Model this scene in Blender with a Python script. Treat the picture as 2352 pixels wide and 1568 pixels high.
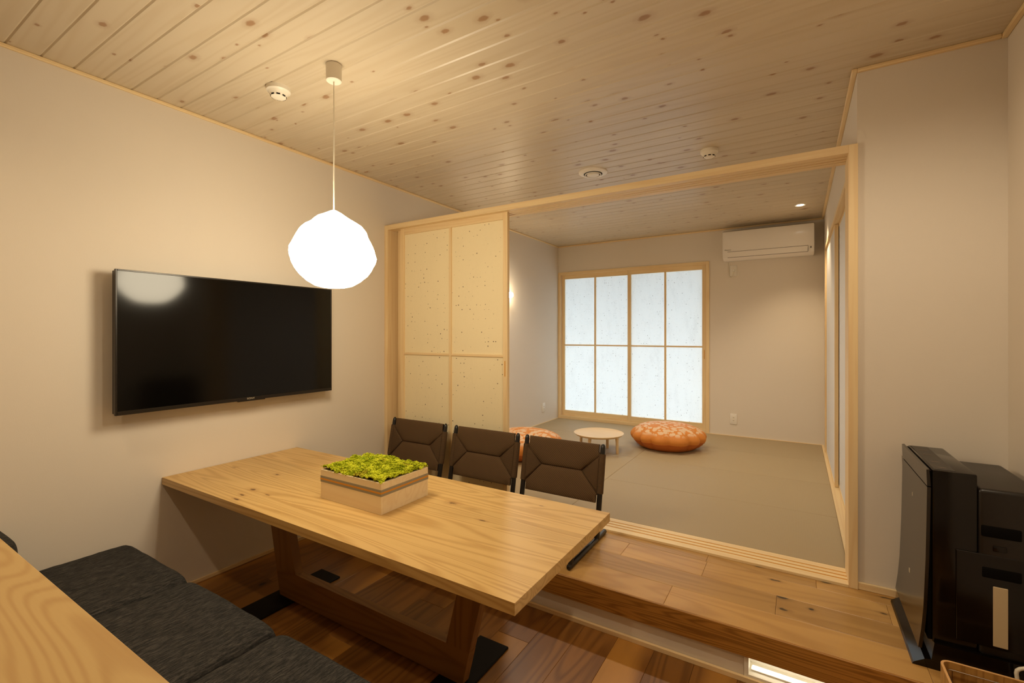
import bpy, bmesh, math, random
from mathutils import Vector, Matrix, noise

random.seed(7)
PI = math.pi
scene = bpy.context.scene
for o in list(bpy.data.objects):
    bpy.data.objects.remove(o, do_unlink=True)

# ------------------------------------------------------------------ camera
cam_d = bpy.data.cameras.new('camera')
cam = bpy.data.objects.new('camera', cam_d)
scene.collection.objects.link(cam)
cam.location = (2.85, 0.0, 1.381)
cam.rotation_euler = (math.radians(90), 0, math.radians(31.6686))
cam_d.sensor_width = 36.0
cam_d.lens = 1063.46 / 2352 * 36
cam_d.shift_y = -16.0 / 2352
cam_d.clip_start = 0.02
scene.camera = cam

# ------------------------------------------------------------------ world, exposure, light colours
world = bpy.data.worlds.new('world')
scene.world = world
world.use_nodes = True
bg = world.node_tree.nodes['Background']
bg.inputs['Color'].default_value = (0.68, 0.85, 1.0, 1)
bg.inputs['Strength'].default_value = 5.7
scene.view_settings.view_transform = 'Standard'
scene.view_settings.look = 'None'
scene.view_settings.gamma = 1.0
scene.view_settings.use_curve_mapping = False
scene.view_settings.exposure = 0.10

WARM = (1.0, 0.77, 0.49)
SOFT = (1.0, 0.89, 0.73)
PENDANT_STRENGTH = 24.0
DOWN_DINING = 18.0
DOWN_FILL_RIGHT = 50.0
DOWN_FILL_TATAMI = 50.0
DOWN_TATAMI = 40.0
BRACKET_STRENGTH = 90.0
NICHE_STRENGTH = 5.0

C = scene.collection

# ------------------------------------------------------------------ helpers
ORG = {}


def thing(name, loc, label=None, cat=None, group=None, kind=None, parent=None):
    o = bpy.data.objects.new(name, None)
    o.empty_display_size = 0.05
    C.objects.link(o)
    base = ORG.get(parent.name, Vector()) if parent else Vector()
    o.parent = parent
    o.location = Vector(loc) - base
    ORG[o.name] = Vector(loc)
    tag(o, label, cat, group, kind)
    return o


def tag(o, label=None, cat=None, group=None, kind=None):
    if label: o['label'] = label
    if cat: o['category'] = cat
    if group: o['group'] = group
    if kind: o['kind'] = kind
    return o


def mesh_from(bm, name, smooth=None):
    me = bpy.data.meshes.new(name)
    bm.normal_update()
    bm.to_mesh(me)
    bm.free()
    if smooth is not None:
        for p in me.polygons:
            p.use_smooth = True
        me.set_sharp_from_angle(angle=math.radians(smooth))
    return me


def obj(name, bm, mat, parent=None, smooth=None, origin=None):
    """bm in world coordinates; the object's origin goes to the middle of its box (or to origin)."""
    bmesh.ops.recalc_face_normals(bm, faces=bm.faces)
    co = [v.co for v in bm.verts]
    if origin is None:
        mn = Vector([min(c[i] for c in co) for i in range(3)])
        mx = Vector([max(c[i] for c in co) for i in range(3)])
        origin = (mn + mx) / 2
    origin = Vector(origin)
    bmesh.ops.translate(bm, verts=bm.verts, vec=-origin)
    me = mesh_from(bm, name, smooth)
    me.materials.append(mat)
    o = bpy.data.objects.new(name, me)
    C.objects.link(o)
    o.parent = parent
    o.location = origin - (ORG[parent.name] if parent else Vector())
    ORG[o.name] = origin
    return o


def dup(o, parent, delta):
    """a copy of one part moved by delta, under another parent"""
    c = o.copy()
    C.objects.link(c)
    c.parent = parent
    org = ORG[o.name] + Vector(delta)
    c.location = org - ORG[parent.name]
    ORG[c.name] = org
    return c


def box(x0, x1, y0, y1, z0, z1, bev=0.0, seg=1, bm=None):
    bm2 = bmesh.new()
    bmesh.ops.create_cube(bm2, size=1)
    for v in bm2.verts:
        v.co = Vector((x0 + (v.co.x + .5) * (x1 - x0), y0 + (v.co.y + .5) * (y1 - y0), z0 + (v.co.z + .5) * (z1 - z0)))
    if bev:
        bmesh.ops.bevel(bm2, geom=bm2.edges[:], offset=bev, segments=seg, profile=0.5, affect='EDGES')
    if bm is None:
        return bm2
    join(bm, bm2)
    return bm


def join(a, b):
    me = bpy.data.meshes.new('tmp')
    b.to_mesh(me)
    b.free()
    a.from_mesh(me)
    bpy.data.meshes.remove(me)
    return a


def prism(poly, axis, a, b):
    """poly: list of 2-D points in the plane normal to axis (yz for x, xz for y, xy for z)"""
    bm = bmesh.new()
    def mk(p, t):
        if axis == 'x': return (t, p[0], p[1])
        if axis == 'y': return (p[0], t, p[1])
        return (p[0], p[1], t)
    A = [bm.verts.new(mk(p, a)) for p in poly]
    B = [bm.verts.new(mk(p, b)) for p in poly]
    n = len(poly)
    bm.faces.new(A); bm.faces.new(B[::-1])
    for i in range(n):
        bm.faces.new((A[i], B[i], B[(i + 1) % n], A[(i + 1) % n]))
    return bm


def tube(pts, r, seg=12, caps=True, bm=None):
    if bm is None: bm = bmesh.new()
    pts = [Vector(p) for p in pts]
    n = len(pts)
    rs = r if isinstance(r, (list, tuple)) else [r] * n
    rings = []
    up = None
    for i, p in enumerate(pts):
        t = (pts[min(i + 1, n - 1)] - pts[max(i - 1, 0)]).normalized()
        if up is None:
            up = Vector((0, 0, 1)) if abs(t.z) < .9 else Vector((1, 0, 0))
        side = t.cross(up)
        if side.length < 1e-5:
            side = t.cross(Vector((0, 1, 0)))
        side.normalize()
        up = side.cross(t).normalized()
        rings.append([bm.verts.new(p + (side * math.cos(2 * PI * k / seg) + up * math.sin(2 * PI * k / seg)) * rs[i]) for k in range(seg)])
    for i in range(n - 1):
        for k in range(seg):
            bm.faces.new((rings[i][k], rings[i][(k + 1) % seg], rings[i + 1][(k + 1) % seg], rings[i + 1][k]))
    if caps:
        bm.faces.new(rings[0]); bm.faces.new(rings[-1][::-1])
    return bm


def lathe(prof, cx, cy, z0=0.0, seg=40, bm=None, f=None):
    """prof: list of (r, z); f(theta, r, z) -> r"""
    if bm is None: bm = bmesh.new()
    rings = []
    for (r, z) in prof:
        if r < 1e-6:
            rings.append([bm.verts.new((cx, cy, z0 + z))])
        else:
            ring = []
            for k in range(seg):
                th = 2 * PI * k / seg
                rr = f(th, r, z) if f else r
                ring.append(bm.verts.new((cx + rr * math.cos(th), cy + rr * math.sin(th), z0 + z)))
            rings.append(ring)
    for a, b in zip(rings, rings[1:]):
        if len(a) == 1 and len(b) == 1: continue
        for k in range(seg):
            k2 = (k + 1) % seg
            if len(a) == 1: bm.faces.new((a[0], b[k2], b[k]))
            elif len(b) == 1: bm.faces.new((a[k], a[k2], b[0]))
            else: bm.faces.new((a[k], a[k2], b[k2], b[k]))
    if len(rings[0]) > 1 and not f: bm.faces.new(rings[0][::-1])
    if len(rings[-1]) > 1 and not f: bm.faces.new(rings[-1])
    return bm


def text_bm(txt, size, extrude=0.0002):
    cu = bpy.data.curves.new('text', 'FONT')
    cu.body = txt; cu.size = size; cu.extrude = extrude
    cu.align_x = 'CENTER'; cu.align_y = 'CENTER'
    o = bpy.data.objects.new('text', cu)
    C.objects.link(o)
    dg = bpy.context.evaluated_depsgraph_get()
    me = bpy.data.meshes.new_from_object(o.evaluated_get(dg))
    bpy.data.objects.remove(o, do_unlink=True)
    bm = bmesh.new()
    bm.from_mesh(me)
    bpy.data.meshes.remove(me)
    bpy.data.curves.remove(cu)
    return bm


# ------------------------------------------------------------------ materials
def lin(c):
    return tuple(((x / 255) / 12.92 if x / 255 <= .04045 else ((x / 255 + .055) / 1.055) ** 2.4) for x in c)


class NT:
    def __init__(self, name):
        self.m = bpy.data.materials.new(name)
        self.m.use_nodes = True
        self.t = self.m.node_tree
        self.b = self.t.nodes['Principled BSDF']
    def n(self, typ, **kw):
        nd = self.t.nodes.new(typ)
        for k, v in kw.items():
            if k in nd.inputs: nd.inputs[k].default_value = v
            else: setattr(nd, k, v)
        return nd
    def l(self, a, b):
        self.t.links.new(a, b)
    def math(self, op, a, b=None, c=None, clamp=False):
        nd = self.t.nodes.new('ShaderNodeMath'); nd.operation = op; nd.use_clamp = clamp
        for i, v in enumerate((a, b, c)):
            if v is None: continue
            if isinstance(v, (int, float)): nd.inputs[i].default_value = v
            else: self.l(v, nd.inputs[i])
        return nd.outputs[0]
    def mix(self, fac, a, b, blend='MIX'):
        nd = self.t.nodes.new('ShaderNodeMix'); nd.data_type = 'RGBA'; nd.blend_type = blend
        for i, v in ((0, fac), (6, a), (7, b)):
            if isinstance(v, (int, float)): nd.inputs[i].default_value = v
            elif isinstance(v, tuple): nd.inputs[i].default_value = (*v[:3], 1)
            else: self.l(v, nd.inputs[i])
        return nd.outputs[2]
    def smooth(self, x, lo, hi):
        nd = self.t.nodes.new('ShaderNodeMapRange'); nd.interpolation_type = 'SMOOTHSTEP'
        self.l(x, nd.inputs[0])
        nd.inputs[1].default_value = lo; nd.inputs[2].default_value = hi
        return nd.outputs[0]
    def coords(self, scale=(1, 1, 1), rand=True):
        tc = self.n('ShaderNodeTexCoord')
        v = tc.outputs['Object']
        oi = self.n('ShaderNodeObjectInfo')
        if rand:
            sc = self.n('ShaderNodeVectorMath', operation='SCALE')
            sc.inputs[0].default_value = (37.1, 23.7, 11.3)
            self.l(oi.outputs['Random'], sc.inputs[3])
            ad = self.n('ShaderNodeVectorMath', operation='ADD')
            self.l(v, ad.inputs[0]); self.l(sc.outputs[0], ad.inputs[1])
            v = ad.outputs[0]
        mp = self.n('ShaderNodeMapping')
        mp.inputs['Scale'].default_value = scale
        self.l(v, mp.inputs[0])
        return v, mp.outputs[0], oi.outputs['Random']
    def bump(self, h, strength=.2, dist=.002):
        bp = self.n('ShaderNodeBump')
        bp.inputs['Strength'].default_value = strength
        bp.inputs['Distance'].default_value = dist
        self.l(h, bp.inputs['Height'])
        self.l(bp.outputs[0], self.b.inputs['Normal'])


def plain(name, rgb, rough=.5, metal=0.0, bump=None, spec=None):
    m = NT(name)
    m.b.inputs['Base Color'].default_value = (*lin(rgb), 1)
    m.b.inputs['Roughness'].default_value = rough
    m.b.inputs['Metallic'].default_value = metal
    if spec is not None: m.b.inputs['Specular IOR Level'].default_value = spec
    if bump:
        v, _, _ = m.coords()
        nz = m.n('ShaderNodeTexNoise', Scale=bump[0], Detail=3.0)
        m.l(v, nz.inputs['Vector'])
        m.bump(nz.outputs['Fac'], bump[1], bump[2] if len(bump) > 2 else .002)
    return m.m


def emit(name, rgb, s):
    m = NT(name)
    m.b.inputs['Base Color'].default_value = (0, 0, 0, 1)
    m.b.inputs['Emission Color'].default_value = (*rgb, 1)
    m.b.inputs['Emission Strength'].default_value = s
    return m.m


def wood(name, light, dark, axis='x', across=5.0, along=.45, rings=9.0, contrast=.5, rough=.42, var=.1,
         fine=120.0, fine_amt=.18, knot=None, spec=.4, sap=None, spots=None):
    m = NT(name)
    i = 'xyz'.index(axis)
    sc = [across] * 3; sc[i] = along
    raw, mv, rnd = m.coords(tuple(sc))
    nz = m.n('ShaderNodeTexNoise', Scale=1.0, Detail=2.0, Roughness=.45, Distortion=.3)
    m.l(mv, nz.inputs['Vector'])
    ring = m.math('PINGPONG', m.math('MULTIPLY', nz.outputs['Fac'], rings), .5)
    ring = m.smooth(m.math('MULTIPLY', ring, 2.0), .25, 1.0)
    fs = [fine] * 3; fs[i] = fine / 45
    mp = m.n('ShaderNodeMapping'); mp.inputs['Scale'].default_value = fs
    m.l(raw, mp.inputs[0])
    nf = m.n('ShaderNodeTexNoise', Scale=1.0, Detail=3.0, Roughness=.6)
    m.l(mp.outputs[0], nf.inputs['Vector'])
    fac = m.math('ADD', m.math('MULTIPLY', ring, contrast), m.math('MULTIPLY', m.math('SUBTRACT', nf.outputs['Fac'], .5), fine_amt * 3), clamp=True)
    col = m.mix(fac, lin(light), lin(dark))
    # slow colour drift in the board
    ns = [1.6] * 3; ns[i] = .5
    mp2 = m.n('ShaderNodeMapping'); mp2.inputs['Scale'].default_value = ns
    m.l(raw, mp2.inputs[0])
    nd = m.n('ShaderNodeTexNoise', Scale=1.7, Detail=2.0)
    m.l(mp2.outputs[0], nd.inputs['Vector'])
    if sap:
        col = m.mix(m.math('MULTIPLY', m.smooth(nd.outputs['Fac'], .52, .62), sap[1]), col, lin(sap[0]))
    if knot:
        ks, kr, keep, kcol = knot[:4]
        kv = [ks] * 3; kv[i] = ks * .62
        mp3 = m.n('ShaderNodeMapping'); mp3.inputs['Scale'].default_value = kv
        m.l(raw, mp3.inputs[0])
        wob = m.n('ShaderNodeTexNoise', Scale=9.0, Detail=2.0)
        m.l(mp3.outputs[0], wob.inputs['Vector'])
        vo = m.n('ShaderNodeTexVoronoi', Scale=1.0)
        vo.voronoi_dimensions = '2D'
        m.l(mp3.outputs[0], vo.inputs['Vector'])
        sp = m.n('ShaderNodeSeparateColor'); m.l(vo.outputs['Color'], sp.inputs[0])
        d = m.math('ADD', vo.outputs['Distance'], m.math('MULTIPLY', m.math('SUBTRACT', wob.outputs['Fac'], .5), kr * .8))
        rad = m.math('MULTIPLY', m.math('ADD', m.math('MULTIPLY', m.math('POWER', sp.outputs[1], 1.5), .95), .28), kr)
        q = m.math('DIVIDE', d, rad)
        mask = m.math('SUBTRACT', 1.0, m.smooth(q, .55, 1.05))
        gate = m.math('GREATER_THAN', sp.outputs[0], 1 - keep)
        halo = m.math('MULTIPLY', m.math('SUBTRACT', 1.0, m.smooth(q, .8, 2.2)), gate)
        col = m.mix(m.math('MULTIPLY', halo, .22), col, lin(kcol))
        col = m.mix(m.math('MULTIPLY', m.math('MULTIPLY', mask, gate), knot[4] if len(knot) > 4 else .85), col, lin(kcol))
    if spots:      # knots that lie where the boards really have them (x, y, length, width, strength)
        geo = m.n('ShaderNodeNewGeometry')
        wob = m.n('ShaderNodeTexNoise', Scale=38.0, Detail=3.0); m.l(geo.outputs['Position'], wob.inputs['Vector'])
        for (kx, ky, ka, kb, ks_) in spots[0]:
            sb = m.n('ShaderNodeVectorMath', operation='SUBTRACT'); m.l(geo.outputs['Position'], sb.inputs[0]); sb.inputs[1].default_value = (kx, ky, 0)
            ml = m.n('ShaderNodeVectorMath', operation='MULTIPLY'); m.l(sb.outputs[0], ml.inputs[0]); ml.inputs[1].default_value = (1 / ka, 1 / kb, 0)
            ln = m.n('ShaderNodeVectorMath', operation='LENGTH'); m.l(ml.outputs[0], ln.inputs[0])
            d = m.math('ADD', ln.outputs['Value'], m.math('MULTIPLY', m.math('SUBTRACT', wob.outputs['Fac'], .5), 1.6))
            col = m.mix(m.math('MULTIPLY', m.math('SUBTRACT', 1.0, m.smooth(d, .5, 2.4)), ks_ * .45), col, lin(spots[1]))
            col = m.mix(m.math('MULTIPLY', m.math('SUBTRACT', 1.0, m.smooth(d, .35, .95)), ks_), col, lin(spots[2]))
    hs = m.n('ShaderNodeHueSaturation')
    val = m.math('ADD', m.math('MULTIPLY', m.math('SUBTRACT', rnd, .5), var * 2), 1.0)
    val = m.math('ADD', val, m.math('MULTIPLY', m.math('SUBTRACT', nd.outputs['Fac'], .5), var))
    m.l(val, hs.inputs['Value'])
    m.l(col, hs.inputs['Color'])
    m.l(hs.outputs[0], m.b.inputs['Base Color'])
    m.b.inputs['Roughness'].default_value = rough
    m.b.inputs['Specular IOR Level'].default_value = spec
    m.bump(fac, .08, .001)
    return m.m


def paper(name, rgb, translucent, speck=0.9, fibres=.06):
    m = NT(name)
    v, _, _ = m.coords()
    sx = m.n('ShaderNodeSeparateXYZ'); m.l(v, sx.inputs[0])
    cb = m.n('ShaderNodeCombineXYZ'); m.l(sx.outputs[0], cb.inputs[0]); m.l(sx.outputs[2], cb.inputs[1])
    vo = m.n('ShaderNodeTexVoronoi', Scale=30.0); vo.voronoi_dimensions = '2D'; m.l(cb.outputs[0], vo.inputs['Vector'])
    sp = m.n('ShaderNodeSeparateColor'); m.l(vo.outputs['Color'], sp.inputs[0])
    rad = m.math('MULTIPLY', m.math('POWER', sp.outputs[1], 3.0), .13)
    mask = m.math('MULTIPLY', m.math('LESS_THAN', vo.outputs['Distance'], rad), m.math('GREATER_THAN', sp.outputs[0], .45))
    fib = m.n('ShaderNodeTexNoise', Scale=60.0, Detail=4.0, Roughness=.7); m.l(v, fib.inputs['Vector'])
    mp = m.n('ShaderNodeMapping'); mp.inputs['Scale'].default_value = (14, 14, 4)
    m.l(v, mp.inputs[0])
    cl = m.n('ShaderNodeTexNoise', Scale=1.0, Detail=5.0, Roughness=.65); m.l(mp.outputs[0], cl.inputs['Vector'])
    base = m.mix(m.math('MULTIPLY', m.math('ADD', m.math('SUBTRACT', fib.outputs['Fac'], .5), m.math('SUBTRACT', cl.outputs['Fac'], .5)), fibres * 6, clamp=True),
                 lin(rgb), tuple(c * .72 for c in lin(rgb)))
    col = m.mix(m.math('MULTIPLY', mask, speck), base, lin((92, 66, 40)))
    if translucent > 0:
        out = m.t.nodes['Material Output']
        df = m.n('ShaderNodeBsdfDiffuse'); m.l(col, df.inputs[0])
        tr = m.n('ShaderNodeBsdfTranslucent'); m.l(col, tr.inputs[0])
        mx = m.n('ShaderNodeMixShader'); mx.inputs[0].default_value = translucent
        m.l(df.outputs[0], mx.inputs[1]); m.l(tr.outputs[0], mx.inputs[2])
        m.l(mx.outputs[0], out.inputs['Surface'])
    else:
        m.l(col, m.b.inputs['Base Color'])
        m.b.inputs['Roughness'].default_value = .8
    return m.m


def fabric(name, c1, c2, scale=420.0, slub=(10, 90, 10), rough=.95, bstr=.35):
    m = NT(name)
    v, mv, rnd = m.coords(slub)
    a = m.n('ShaderNodeTexNoise', Scale=1.0, Detail=5.0, Roughness=.75); m.l(mv, a.inputs['Vector'])
    b = m.n('ShaderNodeTexNoise', Scale=scale, Detail=2.0); m.l(v, b.inputs['Vector'])
    f = m.math('ADD', m.smooth(a.outputs['Fac'], .38, .72), m.math('MULTIPLY', m.math('SUBTRACT', b.outputs['Fac'], .5), 1.2), clamp=True)
    col = m.mix(f, lin(c1), lin(c2))
    m.l(col, m.b.inputs['Base Color'])
    m.b.inputs['Roughness'].default_value = rough
    m.b.inputs['Specular IOR Level'].default_value = .15
    m.bump(f, bstr, .002)
    return m.m


def weave(name, c1, c2, scale=170.0, horiz=True):
    m = NT(name)
    v, _, _ = m.coords()
    w = m.n('ShaderNodeTexWave', Scale=scale / 6.28, Distortion=1.0, Detail=1.0)
    w.bands_direction = 'Z' if horiz else 'DIAGONAL'
    m.l(v, w.inputs['Vector'])
    b = m.n('ShaderNodeTexNoise', Scale=scale * 1.7, Detail=2.0); m.l(v, b.inputs['Vector'])
    f = m.math('ADD', m.math('MULTIPLY', w.outputs['Fac'], .45), m.math('MULTIPLY', b.outputs['Fac'], .5), clamp=True)
    m.l(m.mix(f, lin(c1), lin(c2)), m.b.inputs['Base Color'])
    m.b.inputs['Roughness'].default_value = .8
    m.b.inputs['Specular IOR Level'].default_value = .25
    m.bump(f, .5, .002)
    return m.m


def wallpaper(name, rgb):
    m = NT(name)
    tc = m.n('ShaderNodeTexCoord')
    a = m.n('ShaderNodeTexNoise', Scale=260.0, Detail=3.0); m.l(tc.outputs['Object'], a.inputs['Vector'])
    m.b.inputs['Base Color'].default_value = (*lin(rgb), 1)
    m.b.inputs['Roughness'].default_value = .85
    m.b.inputs['Specular IOR Level'].default_value = .2
    m.bump(a.outputs['Fac'], .12, .002)
    return m.m


M = {}
M['wall'] = wallpaper('wall_cloth', (226, 216, 202))
M['white_plastic'] = plain('white_plastic', (235, 229, 218), .35)
M['ac_white'] = plain('ac_white', (236, 230, 222), .16)
M['ivory'] = plain('ivory_plastic', (238, 230, 214), .4)
M['dark_slot'] = plain('dark_slot', (28, 22, 18), .8)
M['grey_line'] = plain('grey_line', (120, 112, 104), .6)
M['ceiling_wood'] = wood('ceiling_pine', (206, 191, 166), (187, 166, 132), 'x', across=5.5, along=.35, rings=11, contrast=.26, rough=.36, var=.025,
                         fine=150, fine_amt=.05, knot=(7.6, .115, .55, (146, 102, 62), .74), spec=.45)
HINOKI = dict(across=14, along=.5, rings=8, contrast=.4, rough=.5, var=.03, fine=160, fine_amt=.05)
M['trim_wood'] = wood('hinoki', (238, 212, 164), (224, 186, 132), 'z', **HINOKI)
M['trim_wood_x'] = wood('hinoki_x', (238, 212, 164), (224, 186, 132), 'x', **HINOKI)
M['trim_wood_y'] = wood('hinoki_y', (238, 212, 164), (224, 186, 132), 'y', **HINOKI)
M['groove'] = plain('groove_wood', (212, 150, 52), .6)
M['table_wood'] = wood('table_oak', (208, 172, 110), (168, 124, 62), 'x', across=4.5, along=.36, rings=24, contrast=.5, rough=.4, var=.05,
                       fine=190, fine_amt=.17, spots=([(.599, 1.254, .030, .012, .85), (.629, 1.184, .020, .008, .9), (.669, 1.139, .024, .007, .95), (.728, 1.247, .022, .006, .7), (.471, 1.455, .020, .011, .7),
                               (.135, 1.406, .022, .009, .55), (1.539, 1.619, .034, .016, .8), (1.764, 1.531, .022, .006, .8), (1.89, 1.798, .018, .005, .5)], (150, 102, 52), (84, 50, 22)))
LEG = dict(across=5, along=.5, rings=16, contrast=.45, rough=.5, var=.04, fine=170, fine_amt=.14)
M['leg_wood'] = wood('leg_oak', (140, 98, 46), (98, 64, 24), 'x', **LEG)
M['leg_wood_z'] = wood('leg_oak_z', (140, 98, 46), (98, 64, 24), 'z', **LEG)
M['floor_wood'] = wood('floor_oak', (142, 96, 44), (84, 50, 18), 'y', across=4.5, along=.5, rings=12, contrast=.5, rough=.36, var=.22, fine=150, fine_amt=.16,
                       knot=(3.6, .09, .45, (30, 18, 8), .95), sap=((188, 136, 62), .7))
M['step_wood'] = wood('step_oak', (186, 144, 84), (152, 108, 54), 'x', across=4.5, along=.5, rings=13, contrast=.4, rough=.33, var=.13, fine=150, fine_amt=.12,
                      knot=(2.2, .05, .3, (48, 38, 24), .9), sap=((204, 160, 94), .5),
                      spots=([(2.68, 2.648, .020, .007, .95), (2.758, 2.543, .026, .009, .95), (2.799, 2.292, .024, .012, .85), (2.899, 2.357, .013, .010, .95), (3.158, 2.48, .016, .008, .95), (3.19, 2.632, .050, .007, .9)], (120, 80, 36), (44, 32, 20)))
M['fascia_wood'] = wood('fascia_oak', (176, 124, 54), (122, 78, 24), 'x', across=11, along=.5, rings=24, contrast=.7, rough=.42, var=.04, fine=150, fine_amt=.14)
M['counter_wood'] = wood('counter_ash', (198, 164, 106), (168, 124, 68), 'x', across=3.4, along=.55, rings=34, contrast=.42, rough=.5, var=.04, fine=140, fine_amt=.12)
M['box_wood'] = wood('paulownia', (240, 220, 180), (226, 198, 152), 'x', across=10, along=.4, rings=8, contrast=.35, rough=.6, var=.03, fine=180, fine_amt=.06)
M['low_table_wood'] = wood('low_table_beech', (230, 202, 158), (214, 180, 132), 'x', across=8, along=.6, rings=6, contrast=.3, rough=.45, var=.03, fine=160, fine_amt=.06)
M['bin_wood'] = wood('bin_ply', (188, 140, 72), (142, 96, 40), 'z', across=30, along=1.2, rings=7, contrast=.6, rough=.4, var=.03, fine=150, fine_amt=.15)
M['bin_edge'] = plain('bin_edge', (216, 168, 110), .5)
M['paper_door'] = paper('speckled_paper', (246, 230, 190), 0, .9, .05)
M['paper_window'] = paper('window_paper', (238, 236, 232), .62, .7, .15)
M['fusuma'] = paper('plain_paper', (226, 224, 222), 0, .0, .02)
M['black_metal'] = plain('black_metal', (16, 13, 11), .65, 0.0, spec=.2)
M['chair_black'] = plain('chair_black', (26, 23, 21), .32)
M['screen'] = plain('screen_glass', (6, 5, 4), .11, spec=.3)
M['bezel'] = plain('bezel', (36, 30, 25), .3, .3)
M['cushion'] = fabric('charcoal_fabric', (36, 36, 36), (82, 78, 74), 700, (190, 26, 190), bstr=.25)
M['cord_side'] = weave('paper_cord_side', (54, 40, 25), (108, 82, 54), 330, True)
M['cord_main'] = weave('paper_cord', (56, 42, 26), (118, 90, 60), 260, False)
M['chrome'] = plain('chrome', (210, 205, 200), .15, 1.0)
M['piano'] = plain('piano_black', (13, 8, 6), .16, spec=.4)
M['piano_panel'] = plain('panel_black', (26, 20, 15), .2, spec=.7)
M['satin_black'] = plain('satin_black', (24, 18, 14), .36)
M['matte_black'] = plain('matte_black', (7, 5, 4), .7, spec=.1)
M['window_strip'] = plain('tank_window', (196, 176, 140), .5)
M['band_grey'] = plain('band_grey', (150, 142, 122), .8)
M['band_orange'] = plain('band_orange', (224, 150, 20), .7)
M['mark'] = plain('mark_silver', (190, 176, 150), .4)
M['dark_mark'] = plain('mark_dark', (96, 84, 74), .6)
M['white_cord'] = plain('white_cord', (232, 224, 206), .45)
M['lamp_cord'] = plain('lamp_cord', (246, 240, 222), .5)
M['shade'] = emit('shade_glow', (1.0, 0.85, 0.60), PENDANT_STRENGTH)
M['bracket_glow'] = emit('bracket_glow', (1.0, .80, .52), BRACKET_STRENGTH)
M['niche_glow'] = emit('niche_glow', (1.0, .92, .74), NICHE_STRENGTH)
M['down_glow'] = emit('down_glow', (1.0, .86, .66), 12.0)
M['niche_white'] = plain('niche_white', (240, 234, 220), .5)
M['reflector'] = plain('reflector', (230, 226, 220), .25, .6)
M['concrete'] = plain('concrete', (150, 150, 148), .9)

# tatami: fine woven paper
def tatami_mat():
    m = NT('tatami')
    v, _, rnd = m.coords()
    w = m.n('ShaderNodeTexWave', Scale=70.0, Distortion=.4); w.bands_direction = 'X'; m.l(v, w.inputs['Vector'])
    w2 = m.n('ShaderNodeTexWave', Scale=160.0, Distortion=.4); w2.bands_direction = 'Y'; m.l(v, w2.inputs['Vector'])
    nz = m.n('ShaderNodeTexNoise', Scale=3.0, Detail=3.0); m.l(v, nz.inputs['Vector'])
    f = m.math('ADD', m.math('MULTIPLY', w.outputs['Fac'], .5), m.math('MULTIPLY', w2.outputs['Fac'], .5))
    col = m.mix(f, lin((164, 145, 112)), lin((178, 158, 124)))
    hs = m.n('ShaderNodeHueSaturation'); m.l(col, hs.inputs['Color'])
    m.l(m.math('ADD', m.math('MULTIPLY', rnd, .06), .97), hs.inputs['Value'])
    m.l(hs.outputs[0], m.b.inputs['Base Color'])
    m.b.inputs['Roughness'].default_value = .55
    m.b.inputs['Specular IOR Level'].default_value = .3
    m.bump(f, .15, .001)
    return m.m
M['tatami'] = tatami_mat()

def moss_mat():
    m = NT('moss')
    v, _, _ = m.coords()
    a = m.n('ShaderNodeTexNoise', Scale=28.0, Detail=4.0, Roughness=.6); m.l(v, a.inputs['Vector'])
    b = m.n('ShaderNodeTexNoise', Scale=9.0, Detail=2.0); m.l(v, b.inputs['Vector'])
    c = m.n('ShaderNodeTexNoise', Scale=300.0, Detail=2.0); m.l(v, c.inputs['Vector'])
    col = m.mix(m.smooth(a.outputs['Fac'], .36, .62), lin((128, 138, 14)), lin((198, 202, 50)))
    col = m.mix(m.math('MULTIPLY', m.smooth(b.outputs['Fac'], .60, .70), .7), col, lin((92, 138, 26)))
    col = m.mix(m.math('MULTIPLY', m.smooth(b.outputs['Fac'], .40, .34), .5), col, lin((140, 112, 40)))
    m.l(col, m.b.inputs['Base Color'])
    m.b.inputs['Roughness'].default_value = .95
    m.b.inputs['Specular IOR Level'].default_value = .1
    m.bump(c.outputs['Fac'], .5, .003)
    return m.m
M['moss'] = moss_mat()

def pouf_mat():
    m = NT('pouf_cloth')
    v, _, _ = m.coords()
    sx = m.n('ShaderNodeSeparateXYZ'); m.l(v, sx.inputs[0])
    tc = m.n('ShaderNodeTexCoord')
    so = m.n('ShaderNodeSeparateXYZ'); m.l(tc.outputs['Object'], so.inputs[0])
    vo = m.n('ShaderNodeTexVoronoi', Scale=9.0); m.l(v, vo.inputs['Vector'])
    vo2 = m.n('ShaderNodeTexVoronoi', Scale=24.0); m.l(v, vo2.inputs['Vector'])
    f = m.math('MULTIPLY', m.math('LESS_THAN', vo.outputs['Distance'], .66), m.math('LESS_THAN', vo2.outputs['Distance'], .56))
    f = m.math('MULTIPLY', f, m.smooth(so.outputs[2], .035, .07))
    col = m.mix(m.math('MULTIPLY', f, .75), lin((216, 136, 54)), lin((230, 206, 172)))
    m.l(col, m.b.inputs['Base Color'])
    m.b.inputs['Roughness'].default_value = .6
    return m.m
M['pouf'] = pouf_mat()
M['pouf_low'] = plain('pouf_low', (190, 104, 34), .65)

# ------------------------------------------------------------------ dimensions
PZ = 0.207        # raised step
TZ = 0.219        # tatami level
CZ = 2.606        # underside of ceiling boards
YB = 5.853        # back wall
YP = 2.667        # partition plane
XT = 3.085        # tatami right wall
XR = 3.58         # dining right wall
Y0 = -2.2         # wall behind the camera

# ------------------------------------------------------------------ room shell
def structure(name, bm, mat, label, parent=None, cat=None):
    o = obj(name, bm, mat, parent)
    tag(o, label, cat, None, 'structure')
    return o

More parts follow.
